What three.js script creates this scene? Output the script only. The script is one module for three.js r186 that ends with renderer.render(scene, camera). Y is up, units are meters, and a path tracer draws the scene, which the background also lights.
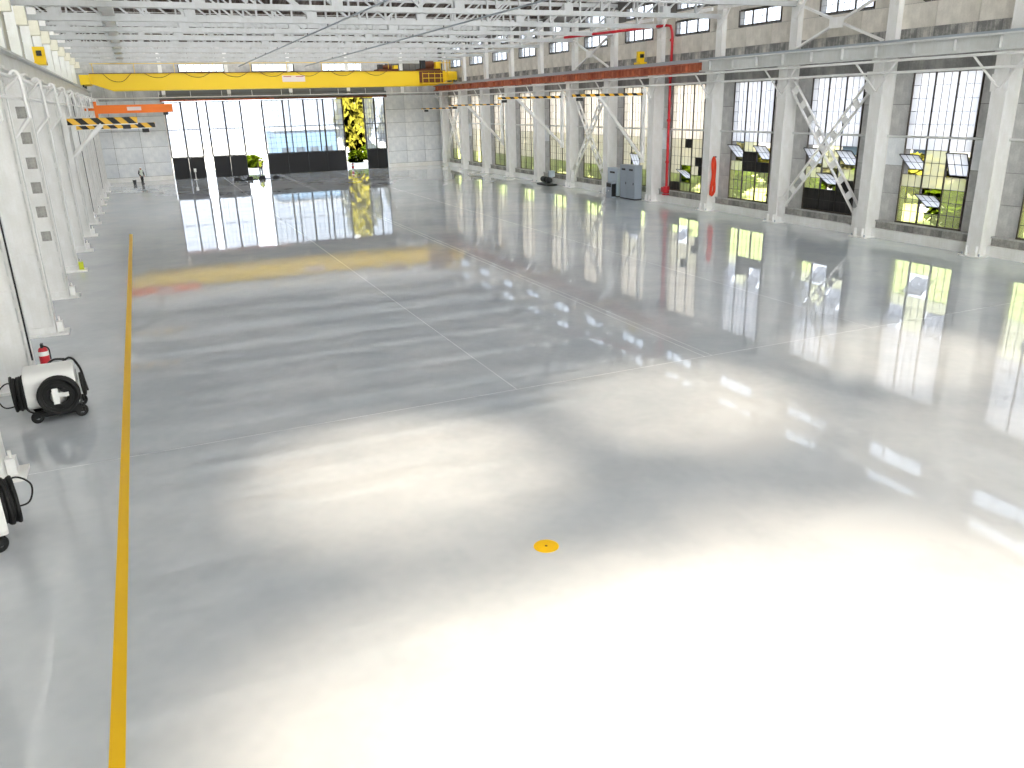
import * as THREE from 'three';
import { RoundedBoxGeometry } from 'three/addons/geometries/RoundedBoxGeometry.js';
import { mergeGeometries } from 'three/addons/utils/BufferGeometryUtils.js';
import { MarchingCubes } from 'three/addons/objects/MarchingCubes.js';
import { RectAreaLightUniformsLib } from 'three/addons/lights/RectAreaLightUniformsLib.js';
RectAreaLightUniformsLib.init();

const scene = new THREE.Scene();
// ---------------------------------------------------------------- camera
const F = 801.27, YAW = 0.4115, PITCH = 0.3372, ROLL = -0.0263;
const camera = new THREE.PerspectiveCamera(2 * Math.atan(384 / F) * 180 / Math.PI, 4 / 3, 0.1, 600);
{
  const fw = new THREE.Vector3(Math.sin(YAW) * Math.cos(PITCH), -Math.sin(PITCH), -Math.cos(YAW) * Math.cos(PITCH));
  const r = new THREE.Vector3(Math.cos(YAW), 0, Math.sin(YAW)), u = new THREE.Vector3().crossVectors(r, fw);
  const c = Math.cos(ROLL), s = Math.sin(ROLL);
  const r2 = r.clone().multiplyScalar(c).addScaledVector(u, s), u2 = u.clone().multiplyScalar(c).addScaledVector(r, -s);
  camera.quaternion.setFromRotationMatrix(new THREE.Matrix4().makeBasis(r2, u2, fw.clone().negate()));
  camera.position.set(0, 7.5, 0);
}
// ---------------------------------------------------------------- sky: bright hazy overcast, no sun disc
const SKY = 2.3;
{
  const w = 64, h = 64, d = new Float32Array(w * h * 4);
  for (let y = 0; y < h; y++) for (let x = 0; x < w; x++) {
    const el = Math.max(0, (y + 0.5) / h * 2 - 1), o = (y * w + x) * 4;
    d[o] = SKY * (0.96 - 0.16 * el); d[o + 1] = SKY * (1.03 - 0.1 * el); d[o + 2] = SKY * 1.14; d[o + 3] = 1;
  }
  const t = new THREE.DataTexture(d, w, h, THREE.RGBAFormat, THREE.FloatType);
  t.mapping = THREE.EquirectangularReflectionMapping; t.magFilter = THREE.LinearFilter; t.needsUpdate = true;
  scene.background = t;
}
const sun = new THREE.DirectionalLight(0xfff6e8, 16);      // high behind the viewpoint: lights the garden, enters the hall diffused by the added frosted glazing
sun.position.set(-20, 70, 60); sun.target.position.set(0, 0, 0); sun.castShadow = true;
Object.assign(sun.shadow.camera, { left: -120, right: 120, top: 120, bottom: -120, near: 1, far: 400 }); scene.add(sun, sun.target);
const renderer = new THREE.WebGLRenderer();
renderer.toneMapping = THREE.LinearToneMapping;
renderer.toneMappingExposure = 1.52;
renderer.shadowMap.enabled = true;

// ---------------------------------------------------------------- helpers
let seed = 7;
const rnd = () => { seed = (seed * 1664525 + 1013904223) >>> 0; return seed / 4294967296; };
const V = (x, y, z) => new THREE.Vector3(x, y, z);
const names = {};
const numbered = (n) => { const k = names[n] = (names[n] ?? -1) + 1; return k ? n + '_' + String(k).padStart(3, '0') : n; };
const ORD = ['', 'first', 'second', 'third', 'fourth', 'fifth', 'sixth', 'seventh', 'eighth', 'ninth', 'tenth', 'eleventh', 'twelfth', 'thirteenth', 'fourteenth', 'fifteenth', 'sixteenth'];
function thing(name, label, category, pos = [0, 0, 0], group, kind) {
  const o = new THREE.Group(); o.name = kind === 'structure' ? name : numbered(name); o.position.set(...pos); scene.add(o);
  o.userData = { label, category }; if (group) o.userData.group = group; if (kind) o.userData.kind = kind;
  return o;
}
function mesh(name, geo, mat, parent) {
  const m = new THREE.Mesh(geo, mat); m.name = name; m.castShadow = m.receiveShadow = true; parent.add(m); return m;
}
const boxCache = {};
function bx(w, h, d) {                       // box with uv in metres
  const key = [w, h, d].map((v) => v.toFixed(4)).join();
  if (boxCache[key]) return boxCache[key];
  const g = new THREE.BoxGeometry(w, h, d), p = g.attributes.position, n = g.attributes.normal, uv = g.attributes.uv;
  for (let i = 0; i < p.count; i++) {
    const ax = Math.abs(n.getX(i)), ay = Math.abs(n.getY(i));
    if (ax > 0.5) uv.setXY(i, p.getZ(i), p.getY(i)); else if (ay > 0.5) uv.setXY(i, p.getX(i), p.getZ(i)); else uv.setXY(i, p.getX(i), p.getY(i));
  }
  return boxCache[key] = g;
}
function box(parent, name, mat, x0, x1, y0, y1, z0, z1) {   // by its limits
  const m = mesh(name, bx(Math.abs(x1 - x0), Math.abs(y1 - y0), Math.abs(z1 - z0)), mat, parent);
  m.position.set((x0 + x1) / 2, (y0 + y1) / 2, (z0 + z1) / 2); return m;
}
const boxGeo = (x0, x1, y0, y1, z0, z1) => bx(Math.abs(x1 - x0), Math.abs(y1 - y0), Math.abs(z1 - z0)).clone().translate((x0 + x1) / 2, (y0 + y1) / 2, (z0 + z1) / 2);
function between(m, a, b) { m.position.copy(a).add(b).multiplyScalar(0.5); m.quaternion.setFromUnitVectors(V(0, 1, 0), b.clone().sub(a).normalize()); return m; }
const cylCache = {};
function cyl(r, l, n = 10) { const k = [r, l, n].map((v) => v.toFixed(3)).join(); return cylCache[k] ??= new THREE.CylinderGeometry(r, r, l, n); }
function pipe(parent, name, mat, a, b, r, n = 10) { return between(mesh(name, cyl(r, a.distanceTo(b), n), mat, parent), a, b); }
function bar(parent, name, mat, a, b, w, t, up) {           // flat bar from a to b, w wide along 'up', t thick
  const m = mesh(name, bx(t, a.distanceTo(b), w), mat, parent), y = b.clone().sub(a).normalize(), z = up.clone().addScaledVector(y, -up.dot(y)).normalize(), x = new THREE.Vector3().crossVectors(y, z);
  m.position.copy(a).add(b).multiplyScalar(0.5); m.quaternion.setFromRotationMatrix(new THREE.Matrix4().makeBasis(x, y, z)); return m;
}
function tube(parent, name, mat, pts, r, closed = false, seg = 40) {
  return mesh(name, new THREE.TubeGeometry(new THREE.CatmullRomCurve3(pts, closed), seg, r, 7, closed), mat, parent);
}
function lathe(parent, name, mat, prof, n = 18) { return mesh(name, new THREE.LatheGeometry(prof.map(([r, y]) => new THREE.Vector2(r, y)), n), mat, parent); }
const rbox = (w, h, d, r) => new RoundedBoxGeometry(w, h, d, 3, r);

// ---------------------------------------------------------------- textures and materials
function lattice(n, s) { const a = new Float32Array(n * n); let q = s * 7919 + 13; for (let i = 0; i < n * n; i++) { q = (q * 1664525 + 1013904223) >>> 0; a[i] = q / 4294967296; } return a; }
function noise(size, cells, s) {             // tiling value noise with octaves [cellsX, cellsY, weight]
  const out = new Float32Array(size * size); let tot = 0;
  cells.forEach(([cx, cy, wt], k) => {
    const n = Math.max(cx, cy), L = lattice(n, s + k * 31); tot += wt;
    for (let y = 0; y < size; y++) for (let x = 0; x < size; x++) {
      const fx = x / size * cx, fy = y / size * cy, ix = Math.floor(fx), iy = Math.floor(fy);
      let tx = fx - ix, ty = fy - iy; tx = tx * tx * (3 - 2 * tx); ty = ty * ty * (3 - 2 * ty);
      const g = (a, b) => L[((b + cy) % cy) * n + (a + cx) % cx];
      out[y * size + x] += wt * ((g(ix, iy) * (1 - tx) + g(ix + 1, iy) * tx) * (1 - ty) + (g(ix, iy + 1) * (1 - tx) + g(ix + 1, iy + 1) * tx) * ty);
    }
  });
  for (let i = 0; i < out.length; i++) out[i] /= tot;
  return out;
}
function tex(size, fn, srgb, repeat) {
  const d = new Uint8Array(size * size * 4);
  for (let y = 0; y < size; y++) for (let x = 0; x < size; x++) { const c = fn(x, y, y * size + x), o = (y * size + x) * 4; d[o] = c[0]; d[o + 1] = c[1]; d[o + 2] = c[2]; d[o + 3] = 255; }
  const t = new THREE.DataTexture(d, size, size); t.wrapS = t.wrapT = THREE.RepeatWrapping; t.magFilter = THREE.LinearFilter;
  if (srgb) t.colorSpace = THREE.SRGBColorSpace; t.repeat.set(...repeat); t.needsUpdate = true; return t;
}
const mix = (a, b, t) => a.map((v, i) => v + (b[i] - v) * t), sat = (v) => Math.min(1, Math.max(0, v));
const std = (color, roughness = 0.6, o = {}) => new THREE.MeshStandardMaterial({ color, roughness, ...o });

const nF = noise(1024, [[6, 6, 1], [14, 14, 0.7], [40, 40, 0.4], [160, 160, 0.25]], 3), nW = noise(1024, [[24, 10, 1], [60, 26, 0.6], [140, 90, 0.25]], 9);
const floorMap = tex(1024, (x, y, i) => mix([187, 194, 201], [209, 213, 217], sat((nF[i] - 0.3) * 2.4)), true, [1 / 26, 1 / 26]);
const floorBump = tex(1024, (x, y, i) => { const v = nW[i] * 255; return [v, v, v]; }, false, [1 / 26, 1 / 26]);
const floorRough = tex(1024, (x, y, i) => { const v = 190 + 65 * sat((nF[i] - 0.35) * 3); return [v, v, v]; }, false, [1 / 26, 1 / 26]);
const nC = noise(512, [[5, 4, 1], [16, 12, 0.7], [60, 60, 0.5], [200, 200, 0.35]], 21), nS = noise(512, [[40, 3, 1], [110, 5, 0.6], [7, 7, 0.8]], 33);
const concTex = (a, b) => tex(512, (x, y, i) => mix(a, b, sat((nC[i] * 0.65 + nS[i] * 0.35 - 0.3) * 2.5)), true, [1 / 4, 1 / 4]);
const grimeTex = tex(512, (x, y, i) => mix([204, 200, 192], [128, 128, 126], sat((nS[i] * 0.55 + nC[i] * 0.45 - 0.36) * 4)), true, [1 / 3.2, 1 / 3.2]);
const paintTex = tex(512, (x, y, i) => mix([232, 231, 226], [244, 244, 242], sat((nC[i] * 0.6 + nS[i] * 0.4 - 0.3) * 2.6)), true, [1 / 3, 1 / 3]);
const deckTex = tex(512, (x, y, i) => mix([74, 62, 57], [136, 126, 120], sat((nS[i] - 0.3) * 2.2)), true, [1 / 3, 1 / 3]);
const rustTex = tex(512, (x, y, i) => mix([158, 72, 46], [206, 122, 88], sat((nS[i] * 0.6 + nC[i] * 0.4 - 0.3) * 2.8)), true, [1 / 4, 1 / 4]);
const hazardTex = tex(256, (x, y) => (((x + y) % 256) < 128 ? [236, 186, 60] : [26, 26, 26]), true, [1 / 0.8, 1 / 0.8]);

const M = {
  floor: new THREE.MeshPhysicalMaterial({ map: floorMap, roughness: 0.038, roughnessMap: floorRough, ior: 1.7, bumpMap: floorBump, bumpScale: 0.0022 }),
  joint: std(0xdfe2e3, 0.4),
  white: std(0xffffff, 0.32, { map: paintTex }),
  truss: std(0xc6c9cb, 0.45, { map: paintTex }),
  cream: std(0xf3efdf, 0.45, { map: paintTex }),
  conc: std(0xffffff, 0.75, { map: concTex([162, 162, 162], [198, 198, 195]) }),  // darkened: shade on the panels beside the windows is in this colour
  concShade: std(0xffffff, 0.8, { map: concTex([132, 132, 130], [176, 174, 170]) }),  // recess shade above the windows put into the concrete colour
  concPale: std(0xffffff, 0.65, { map: concTex([212, 217, 221], [236, 239, 240]) }),
  concWarm: std(0xffffff, 0.75, { map: concTex([204, 199, 188], [230, 225, 214]) }),
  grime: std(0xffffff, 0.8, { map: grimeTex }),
  core: std(0x6a6966, 0.9), darkWall: std(0x6f7270, 0.85),
  deck: std(0xffffff, 0.85, { map: deckTex }),
  rust: std(0xffffff, 0.6, { map: rustTex }), greyGirder: std(0xe8eaea, 0.4, { map: paintTex }),
  yellow: std(0xf4cd1c, 0.4), yellowPaint: std(0xf6c404, 0.35), orange: std(0xf07a1c, 0.45), hazard: std(0xffffff, 0.5, { map: hazardTex }),
  red: std(0xc81f2b, 0.4), redOrange: std(0xe2401c, 0.5), black: std(0x101112, 0.45), rubber: std(0x161616, 0.7), dark: std(0x2a2b2c, 0.6),
  kick: std(0x121316, 0.6), frameGreen: std(0x6d7a70, 0.6), frame: std(0x4a423a, 0.6), frameDark: std(0x35312d, 0.6), brown: std(0x6a3c22, 0.7),
  steel: std(0xa9b2ba, 0.45, { metalness: 0.2 }), cabinet: std(0xb9c6d2, 0.45), cabinetGrey: std(0x9aa4b0, 0.45),
  chrome: std(0xcccccc, 0.25, { metalness: 0.9 }), sill: std(0xffffff, 0.8, { map: concTex([112, 112, 110], [176, 174, 168]) }),
  plateSign: std(0xe9d9d2, 0.5), signInk: std(0xb4524a, 0.6), board: std(0x242220, 0.8),
  skin: std(0xc08a68, 0.6), cloth: std(0x1d2026, 0.85), jeans: std(0x27313f, 0.85), hivis: std(0xd8e23a, 0.7), paleVest: std(0xdfe6d8, 0.7), hat: std(0xf4f4f0, 0.4),
  leaf: new THREE.MeshPhysicalMaterial({ color: 0xa9cf2a, roughness: 1, transmission: 0.35, thickness: 0, side: THREE.DoubleSide }),
  leafYellow: new THREE.MeshPhysicalMaterial({ color: 0xf2ec5c, roughness: 1, transmission: 0.35, thickness: 0, side: THREE.DoubleSide }),
  leafPale: new THREE.MeshPhysicalMaterial({ color: 0xe2df9a, roughness: 1, transmission: 0.35, thickness: 0, side: THREE.DoubleSide }),
  bark: std(0x77624c, 0.9), ground: std(0xcbc8bc, 0.9), blueBuilding: std(0x7ea6c9, 0.7), paleBuilding: std(0xe6e1d6, 0.8), darkGlass: std(0x39454f, 0.15),
  lampShade: std(0xe8e8e6, 0.35, { side: THREE.DoubleSide }),
  bulb: new THREE.MeshStandardMaterial({ color: 0xffffff, emissive: 0xfff3dc, emissiveIntensity: 6 }),
};
const glass = (color, roughness) => new THREE.MeshPhysicalMaterial({ color, roughness, transmission: 1, thickness: 0, ior: 1.45 });
const G = { frost: glass(0xb8b8bc, 0.92), frost2: glass(0xafb0b5, 0.92), frostWarm: glass(0xd0c4b2, 0.92), frostWarm2: glass(0xc6baa6, 0.92), lowWarm: glass(0xc2b99e, 0.8), low: glass(0xe4e0b8, 0.64), low2: glass(0xe2e996, 0.42), left: glass(0x99a096, 1), clear: glass(0xd8dcd8, 0.05), sky: glass(0xd6dbe0, 0.45), day: glass(0xf0f3f5, 1), roof: glass(0xeef4fc, 1), door: glass(0xb4b8bc, 0.6), doorA: glass(0xc2c4c8, 0.5) };  // left, day and roof glass serve the added fill-light glazing

// ---------------------------------------------------------------- layout
const zR = [-101.9, -95.1, -88.2, -81.3, -74.4, -67.5, -60.8, -54.1, -47.1, -40.1, -33.0, -26.1, -19.3, -12.4, -5.5, 1.4];
const zL = Array.from({ length: 13 }, (_, i) => -19.2 - 6.66 * i);
const XW = 36.55, XWL = -5.5, ZF = -104.6, ZN = 6.5, EAVE = 14.9, XM = (XW + XWL) / 2;
const S = 'structure';

// ---------------------------------------------------------------- floor
{
  const f = thing('floor', 'glossy pale grey coated concrete floor of the hall', 'floor', [0, 0, 0], null, S);
  const xs = [[XWL - 0.3, 8.485], [8.507, 14.83], [14.852, 15.1], [15.122, 21.73], [21.752, XW + 0.3]], zs = [[ZN + 0.3, -19.125], [-19.15, ZF - 0.4]];
  const slab = (x0, x1, z0, z1) => {
    const g = boxGeo(x0, x1, -0.3, 0, z1, z0), p = g.attributes.position, uv = g.attributes.uv;
    for (let i = 0; i < p.count; i++) uv.setXY(i, p.getX(i), p.getZ(i));
    mesh('slab', g, M.floor, f);
  };
  slab(xs[0][0], xs[4][1], ...zs[0]);
  for (const [x0, x1] of xs) slab(x0, x1, ...zs[1]);
  for (let i = 0; i < xs.length - 1; i++) box(f, 'joint_filler', M.joint, xs[i][1], xs[i + 1][0], -0.29, -0.002, ZF - 0.4, -19.15);
  box(f, 'joint_filler', M.joint, xs[0][0], xs[4][1], -0.29, -0.002, -19.15, -19.125);
}
{
  const l = thing('floor_line', 'long straight yellow line painted on the floor beside the left columns', 'floor marking');
  box(l, 'paint_stripe', M.yellowPaint, -1.53, -1.34, 0, 0.003, -58.5, 3);
  const d = thing('floor_disc', 'round yellow disc with a dark centre bolt on the open floor', 'floor marking', [5.52, 0, -11.31]);
  lathe(d, 'plate', M.yellowPaint, [[0, 0.006], [0.2, 0.006], [0.225, 0.004], [0.228, 0]], 36); lathe(d, 'bolt', M.brown, [[0, 0.014], [0.02, 0.013], [0.026, 0.006]], 12);
}

// ---------------------------------------------------------------- window builder (steel sash on the +x wall)
function sash(parent, zc, w, y0, y1, nsec, ncol, nrow, opt = {}) {
  const x = XW, sw = w / nsec, ph = (y1 - y0) / nrow, pw = sw / ncol, single = opt.single, vents = opt.vents || [], dark = opt.dark || [];
  box(parent, 'frame', M.frame, x - 0.05, x + 0.07, y1 - 0.05, y1 + 0.04, zc - w / 2 - 0.05, zc + w / 2 + 0.05);
  box(parent, 'frame', M.frame, x - 0.05, x + 0.07, y0 - 0.05, y0 + 0.05, zc - w / 2 - 0.05, zc + w / 2 + 0.05);
  for (let s = 0; s <= nsec; s++) box(parent, s % nsec ? 'mullion' : 'frame', s % nsec ? M.frameDark : M.frame, x - 0.06, x + 0.06, y0, y1, zc - w / 2 + s * sw - 0.028, zc - w / 2 + s * sw + 0.028);
  const inVent = (s, r) => vents.find((v) => v[0] === s && r >= v[1] && r < v[1] + 2);
  for (let r = 1; r < nrow; r++) for (let s = 0; s < nsec; s++) {
    const v = inVent(s, r); if (v && v[1] < r) continue;
    const z0 = zc - w / 2 + s * sw; box(parent, 'glazing_bar', M.frameDark, x - 0.012, x + 0.018, y0 + (nrow - r) * ph - 0.01, y0 + (nrow - r) * ph + 0.01, z0, z0 + sw);
  }
  const merged = {};
  for (let s = 0; s < nsec; s++) for (let c = 0; c < ncol; c++) {
    const z = zc - w / 2 + s * sw + (c + 0.5) * pw;
    let runs = [], start = 0;
    for (let r = 0; r <= nrow; r++) if (r === nrow || inVent(s, r)) { if (r > start) runs.push([start, r]); start = r + 1; }
    if (c) for (const [a, b] of runs) box(parent, 'glazing_bar', M.frameDark, x - 0.012, x + 0.018, y1 - b * ph, y1 - a * ph, z - pw / 2 - 0.008, z - pw / 2 + 0.008);
    for (let r = 0; r < nrow; r++) {
      if (inVent(s, r)) continue;
      const isDark = dark.some((d) => d[0] === s && d[1] === r && (d[2] === undefined || d[2] === c));
      const m = isDark ? M.board : opt.mat ? opt.mat : r >= (opt.warm ? 10 : 9) ? G.low2 : r >= 6 ? (opt.warm ? G.lowWarm : G.low) : (s + c + r) % 3 ? (opt.warm ? G.frostWarm : G.frost) : (opt.warm ? G.frostWarm2 : G.frost2), y = y1 - (r + 0.5) * ph;  // warm and low panes: outdoor glow and foliage light tinted into the glass
      const gx = [x - 0.002, x + 0.004, y - ph / 2 + 0.012, y + ph / 2 - 0.012, z - pw / 2 + 0.01, z + pw / 2 - 0.01];
      if (single) { const q = mesh('pane', paneGeo(ph - 0.024, pw - 0.02), m, parent); q.position.set(x + 0.004, y, z); } else (merged[m.uuid] ??= [m, []])[1].push(paneGeo(ph - 0.024, pw - 0.02).clone().translate(x + 0.004, y, z));
    }
  }
  for (const [m, gs] of Object.values(merged)) { const q = mesh('glazing', mergeGeometries(gs), m, parent); q.userData.kind = 'stuff'; }
  for (const [s, r, tilt] of vents) {        // centre-pivoted ventilator, two rows tall
    const v = new THREE.Group(); v.name = 'vent'; parent.add(v); v.position.set(x + 0.01, y1 - (r + 1) * ph, zc - w / 2 + (s + 0.5) * sw); v.rotation.z = tilt;
    const hw = sw / 2 - 0.06, hh = ph - 0.03;
    for (const k of [-1, 1]) { box(v, 'vent_frame', M.frameDark, -0.02, 0.02, k * hh - 0.02, k * hh + 0.02, -hw, hw); box(v, 'vent_frame', M.frameDark, -0.02, 0.02, -hh, hh, k * hw - 0.02, k * hw + 0.02); }
    box(v, 'vent_bar', M.frameDark, -0.012, 0.012, -0.012, 0.012, -hw, hw);
    for (let c = 0; c < ncol; c++) for (const k of [-1, 1]) {
      const q = mesh('pane', paneGeo(hh - 0.03, 2 * hw / ncol - 0.03), G.frost, v); q.position.set(0, k * hh / 2, -hw + (c + 0.5) * 2 * hw / ncol);
      if (c && k > 0) box(v, 'vent_bar', M.frameDark, -0.012, 0.012, -hh, hh, -hw + c * 2 * hw / ncol - 0.01, -hw + c * 2 * hw / ncol + 0.01);
    }
  }
}
const paneCache = {};
function paneGeo(h, w) { const k = h.toFixed(3) + w.toFixed(3); return paneCache[k] ??= new THREE.PlaneGeometry(w, h).rotateY(-Math.PI / 2); }

// ---------------------------------------------------------------- right wall with its windows
const wr = thing('wall_right', 'long grey concrete panel wall with tall steel windows', 'wall', [0, 0, 0], null, S);
let wn = 0;
const spec = {
  6: { vents: [[1, 8, 0.4]], dark: [[0, 10], [0, 11]] },
  7: { single: 1, dark: [[1, 6, 1], [1, 6, 2], [2, 8, 1], [2, 8, 2], [2, 9, 2], [0, 11]], vents: [[1, 9, 0.95]] },
  8: { single: 1, vents: [[0, 6, 0.8], [2, 6, 0.75]], dark: [[1, 7], [1, 8], [2, 8]] },
  9: { single: 1, vents: [[0, 6, 0.7], [2, 6, 0.8], [1, 8, 0.95]], dark: [[0, 10], [0, 11], [2, 9], [2, 10], [2, 11], [1, 10], [1, 11]] },
  10: { single: 1, vents: [[0, 6, 0.85], [2, 6, 0.4], [1, 9, 0.95]] },
  11: { single: 1, vents: [[1, 7, 0.7]] },
};
const bayLabel = (i) => i === 10 ? 'second' : '';
{
  const coreParts = [];
  const core = (z0, z1, y0, y1) => coreParts.push(boxGeo(XW + 0.08, XW + 0.4, y0, y1, z0, z1));
  const ends = [ZF, ...zR.slice(1, 16), ZN];
  core(ZF - 0.3, zR[0], 0, EAVE);
  for (let i = 0; i < 15; i++) {
    const za = zR[i], zb = zR[i + 1], zc = (za + zb) / 2, w = 3.85, W0 = zc - w / 2, W1 = zc + w / 2;
    core(za, W0, 0, EAVE); core(W1, zb, 0, EAVE); core(W0, W1, 0, 0.92); core(W0, W1, 8.5, 11.75); core(W0, W1, 12.72, 13.4); core(W0, W1, 14.3, EAVE);
    const detail = i < 13;
    // curb and sill
    box(wr, 'curb', M.white, XW - 0.38, XW + 0.08, 0, 0.5, za, zb);
    for (const [p0, p1] of [[za + 0.35, zc - 0.6], [zc - 0.58, zc + 1.1], [zc + 1.12, zb - 0.35]]) box(wr, 'sill_block', M.sill, XW - 0.16, XW + 0.09, 0.5, 0.86, p0, p1);
    box(wr, 'sill_ledge', M.conc, XW - 0.2, XW + 0.08, 0.86, 0.93, za + 0.32, zb - 0.32);
    // flank panels in courses, joints open between them
    const ys = [0.93, 2.4, 3.86, 5.28, 6.92, 8.48];
    for (const [p0, p1] of [[za + 0.02, W0 - 0.06], [W1 + 0.06, zb - 0.02]]) for (let k = 0; k < 5; k++) box(wr, 'panel', i % 3 === 1 && k === 2 ? M.concPale : M.conc, XW + 0.0, XW + 0.085, ys[k] + 0.012, ys[k + 1] - 0.012, p0, p1);
    box(wr, 'panel', M.concShade, XW, XW + 0.085, 8.54, 9.85, za + 0.02, zb - 0.02);
    const n3 = [za + 0.02, za + 2.3, zc + 1.2, zb - 0.02];
    for (let k = 0; k < 3; k++) {
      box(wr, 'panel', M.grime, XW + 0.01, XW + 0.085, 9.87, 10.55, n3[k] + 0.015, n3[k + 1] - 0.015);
      box(wr, 'panel', M.concWarm, XW, XW + 0.085, 10.56, 11.7, n3[k] + 0.015, n3[k + 1] - 0.015);
    }
    for (const [p0, p1] of [[za + 0.02, W0 - 0.06], [W1 + 0.06, zb - 0.02]]) box(wr, 'panel', M.concWarm, XW, XW + 0.085, 11.72, 13.3, p0, p1);
    box(wr, 'panel', M.concWarm, XW + 0.01, XW + 0.085, 12.78, 13.34, W0, W1);
    const far = i + 1, where = i <= 11 ? `${ORD[far]} from the far corner` : 'beyond the right edge of view';
    let g = thing('window_' + ++wn, `tall steel window with frosted panes in the right wall, ${where}`, 'window', [0, 0, 0], null, S);
    sash(g, zc, w, 0.97, 8.45, 3, 3, 12, { warm: i < 8, ...spec[i] });
    g = thing('window_' + ++wn, `low strip window above the crane girder on the right, ${where}`, 'window', [0, 0, 0], null, S);
    sash(g, zc, w, 11.8, 12.68, 3, 3, 2, { mat: G.sky });
    g = thing('window_' + ++wn, `topmost strip window under the right eaves, ${where}`, 'window', [0, 0, 0], null, S);
    sash(g, zc, w, 13.45, 14.25, 3, 3, 2, { mat: G.sky });
  }
  core(zR[15], ZN + 0.3, 0, EAVE);
  mesh('wall_core', mergeGeometries(coreParts), M.core, wr);
}

// ---------------------------------------------------------------- left wall, near wall
{
  const w = thing('wall_left', 'white panelled wall behind the left columns', 'wall', [0, 0, 0], null, S);
  const zs = [ZN, -5.9, -12.5, ...zL, ZF];
  for (let i = 0; i < zs.length - 1; i++) {
    const a = zs[i] - 0.015, b = zs[i + 1] + 0.015;
    for (const [y0, y1] of [[0, 2.2], [2.23, 4.4], [4.43, 6.6], [6.63, 8.9]]) box(w, 'panel', M.white, XWL - 0.085, XWL, y0, y1, b, a);
    for (const [y0, y1] of [[8.93, 10.3], [12.6, 14.8]]) box(w, 'panel', i % 2 ? M.cream : M.white, XWL - 0.085, XWL, y0, y1, b, a);
    const zc = (a + b) / 2, hw = (a - b) / 2 - 0.75;
    for (const [p0, p1] of [[b, zc - hw - 0.05], [zc + hw + 0.05, a]]) box(w, 'panel', M.cream, XWL - 0.085, XWL, 10.32, 12.58, p0, p1);
    const g = thing('window_' + ++wn, `added frosted fill light window high in the left wall above the girder, ${ORD[i + 1]} from the near end`, 'window', [0, 0, 0], null, S);
    for (const y of [10.36, 12.54]) box(g, 'frame', M.frameGreen, XWL - 0.12, XWL - 0.02, y - 0.05, y + 0.05, zc - hw, zc + hw);  // glazing added for fill light where pale green upper panels stand
    for (let k = 0; k <= 3; k++) box(g, 'mullion', M.frameGreen, XWL - 0.12, XWL - 0.02, 10.41, 12.49, zc - hw + 2 * hw * k / 3 - 0.04, zc - hw + 2 * hw * k / 3 + 0.04);
    for (let k = 0; k < 3; k++) for (let q = 0; q < 3; q++) { const p = mesh('pane', new THREE.PlaneGeometry(2 * hw / 3 - 0.08, 0.68).rotateY(Math.PI / 2), G.left, g); p.position.set(XWL - 0.08, 10.77 + q * 0.69, zc - hw + 2 * hw * (k + 0.5) / 3); }
  }
  {
    const cs = [boxGeo(XWL - 0.4, XWL - 0.09, 0, 10.3, ZF - 0.3, ZN + 0.3), boxGeo(XWL - 0.4, XWL - 0.09, 12.6, EAVE, ZF - 0.3, ZN + 0.3)];
    for (let i = 0; i < zs.length; i++) cs.push(boxGeo(XWL - 0.4, XWL - 0.09, 10.3, 12.6, zs[i] - 0.76, zs[i] + 0.76));
    mesh('wall_core', mergeGeometries(cs), M.core, w);
  }
  const n = thing('wall_near', 'pale wall closing the hall behind the viewpoint', 'wall', [0, 0, 0], null, S);
  const nb = (x0, x1, y0, y1) => { box(n, 'wall_core', M.core, x0, x1, y0, y1, ZN + 0.09, ZN + 0.4); box(n, 'panel', M.concPale, x0, x1, y0 + 0.01, y1 - 0.01, ZN, ZN + 0.085); };
  nb(XWL - 0.4, 2, 0, 8.8); nb(30, XW + 0.4, 0, 8.8); nb(2, 30, 0, 1.6); nb(XWL - 0.4, XW + 0.4, 8.8, EAVE + 0.02);
  for (let k = 0; k < 7; k++) {  // unseen frosted windows added behind the camera as diffuse fill
    const g = thing('window_' + ++wn, `added frosted fill light window behind the viewpoint, ${ORD[k + 1]} from the left wall`, 'window', [0, 0, 0], null, S), x0 = 2 + k * 4;
    for (const x of [x0 + 0.05, x0 + 2, x0 + 3.95]) box(g, 'mullion', M.frame, x - 0.05, x + 0.05, 1.6, 8.8, ZN + 0.1, ZN + 0.2);
    for (const y of [1.65, 5.2, 8.75]) box(g, 'frame', M.frame, x0, x0 + 4, y - 0.05, y + 0.05, ZN + 0.1, ZN + 0.2);
    for (let a = 0; a < 2; a++) for (let q = 0; q < 2; q++) { const p = mesh('pane', new THREE.PlaneGeometry(1.85, 3.45), G.day, g); p.position.set(x0 + 1.03 + a * 1.95, 3.43 + q * 3.55, ZN + 0.15); }
  }
}

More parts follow.
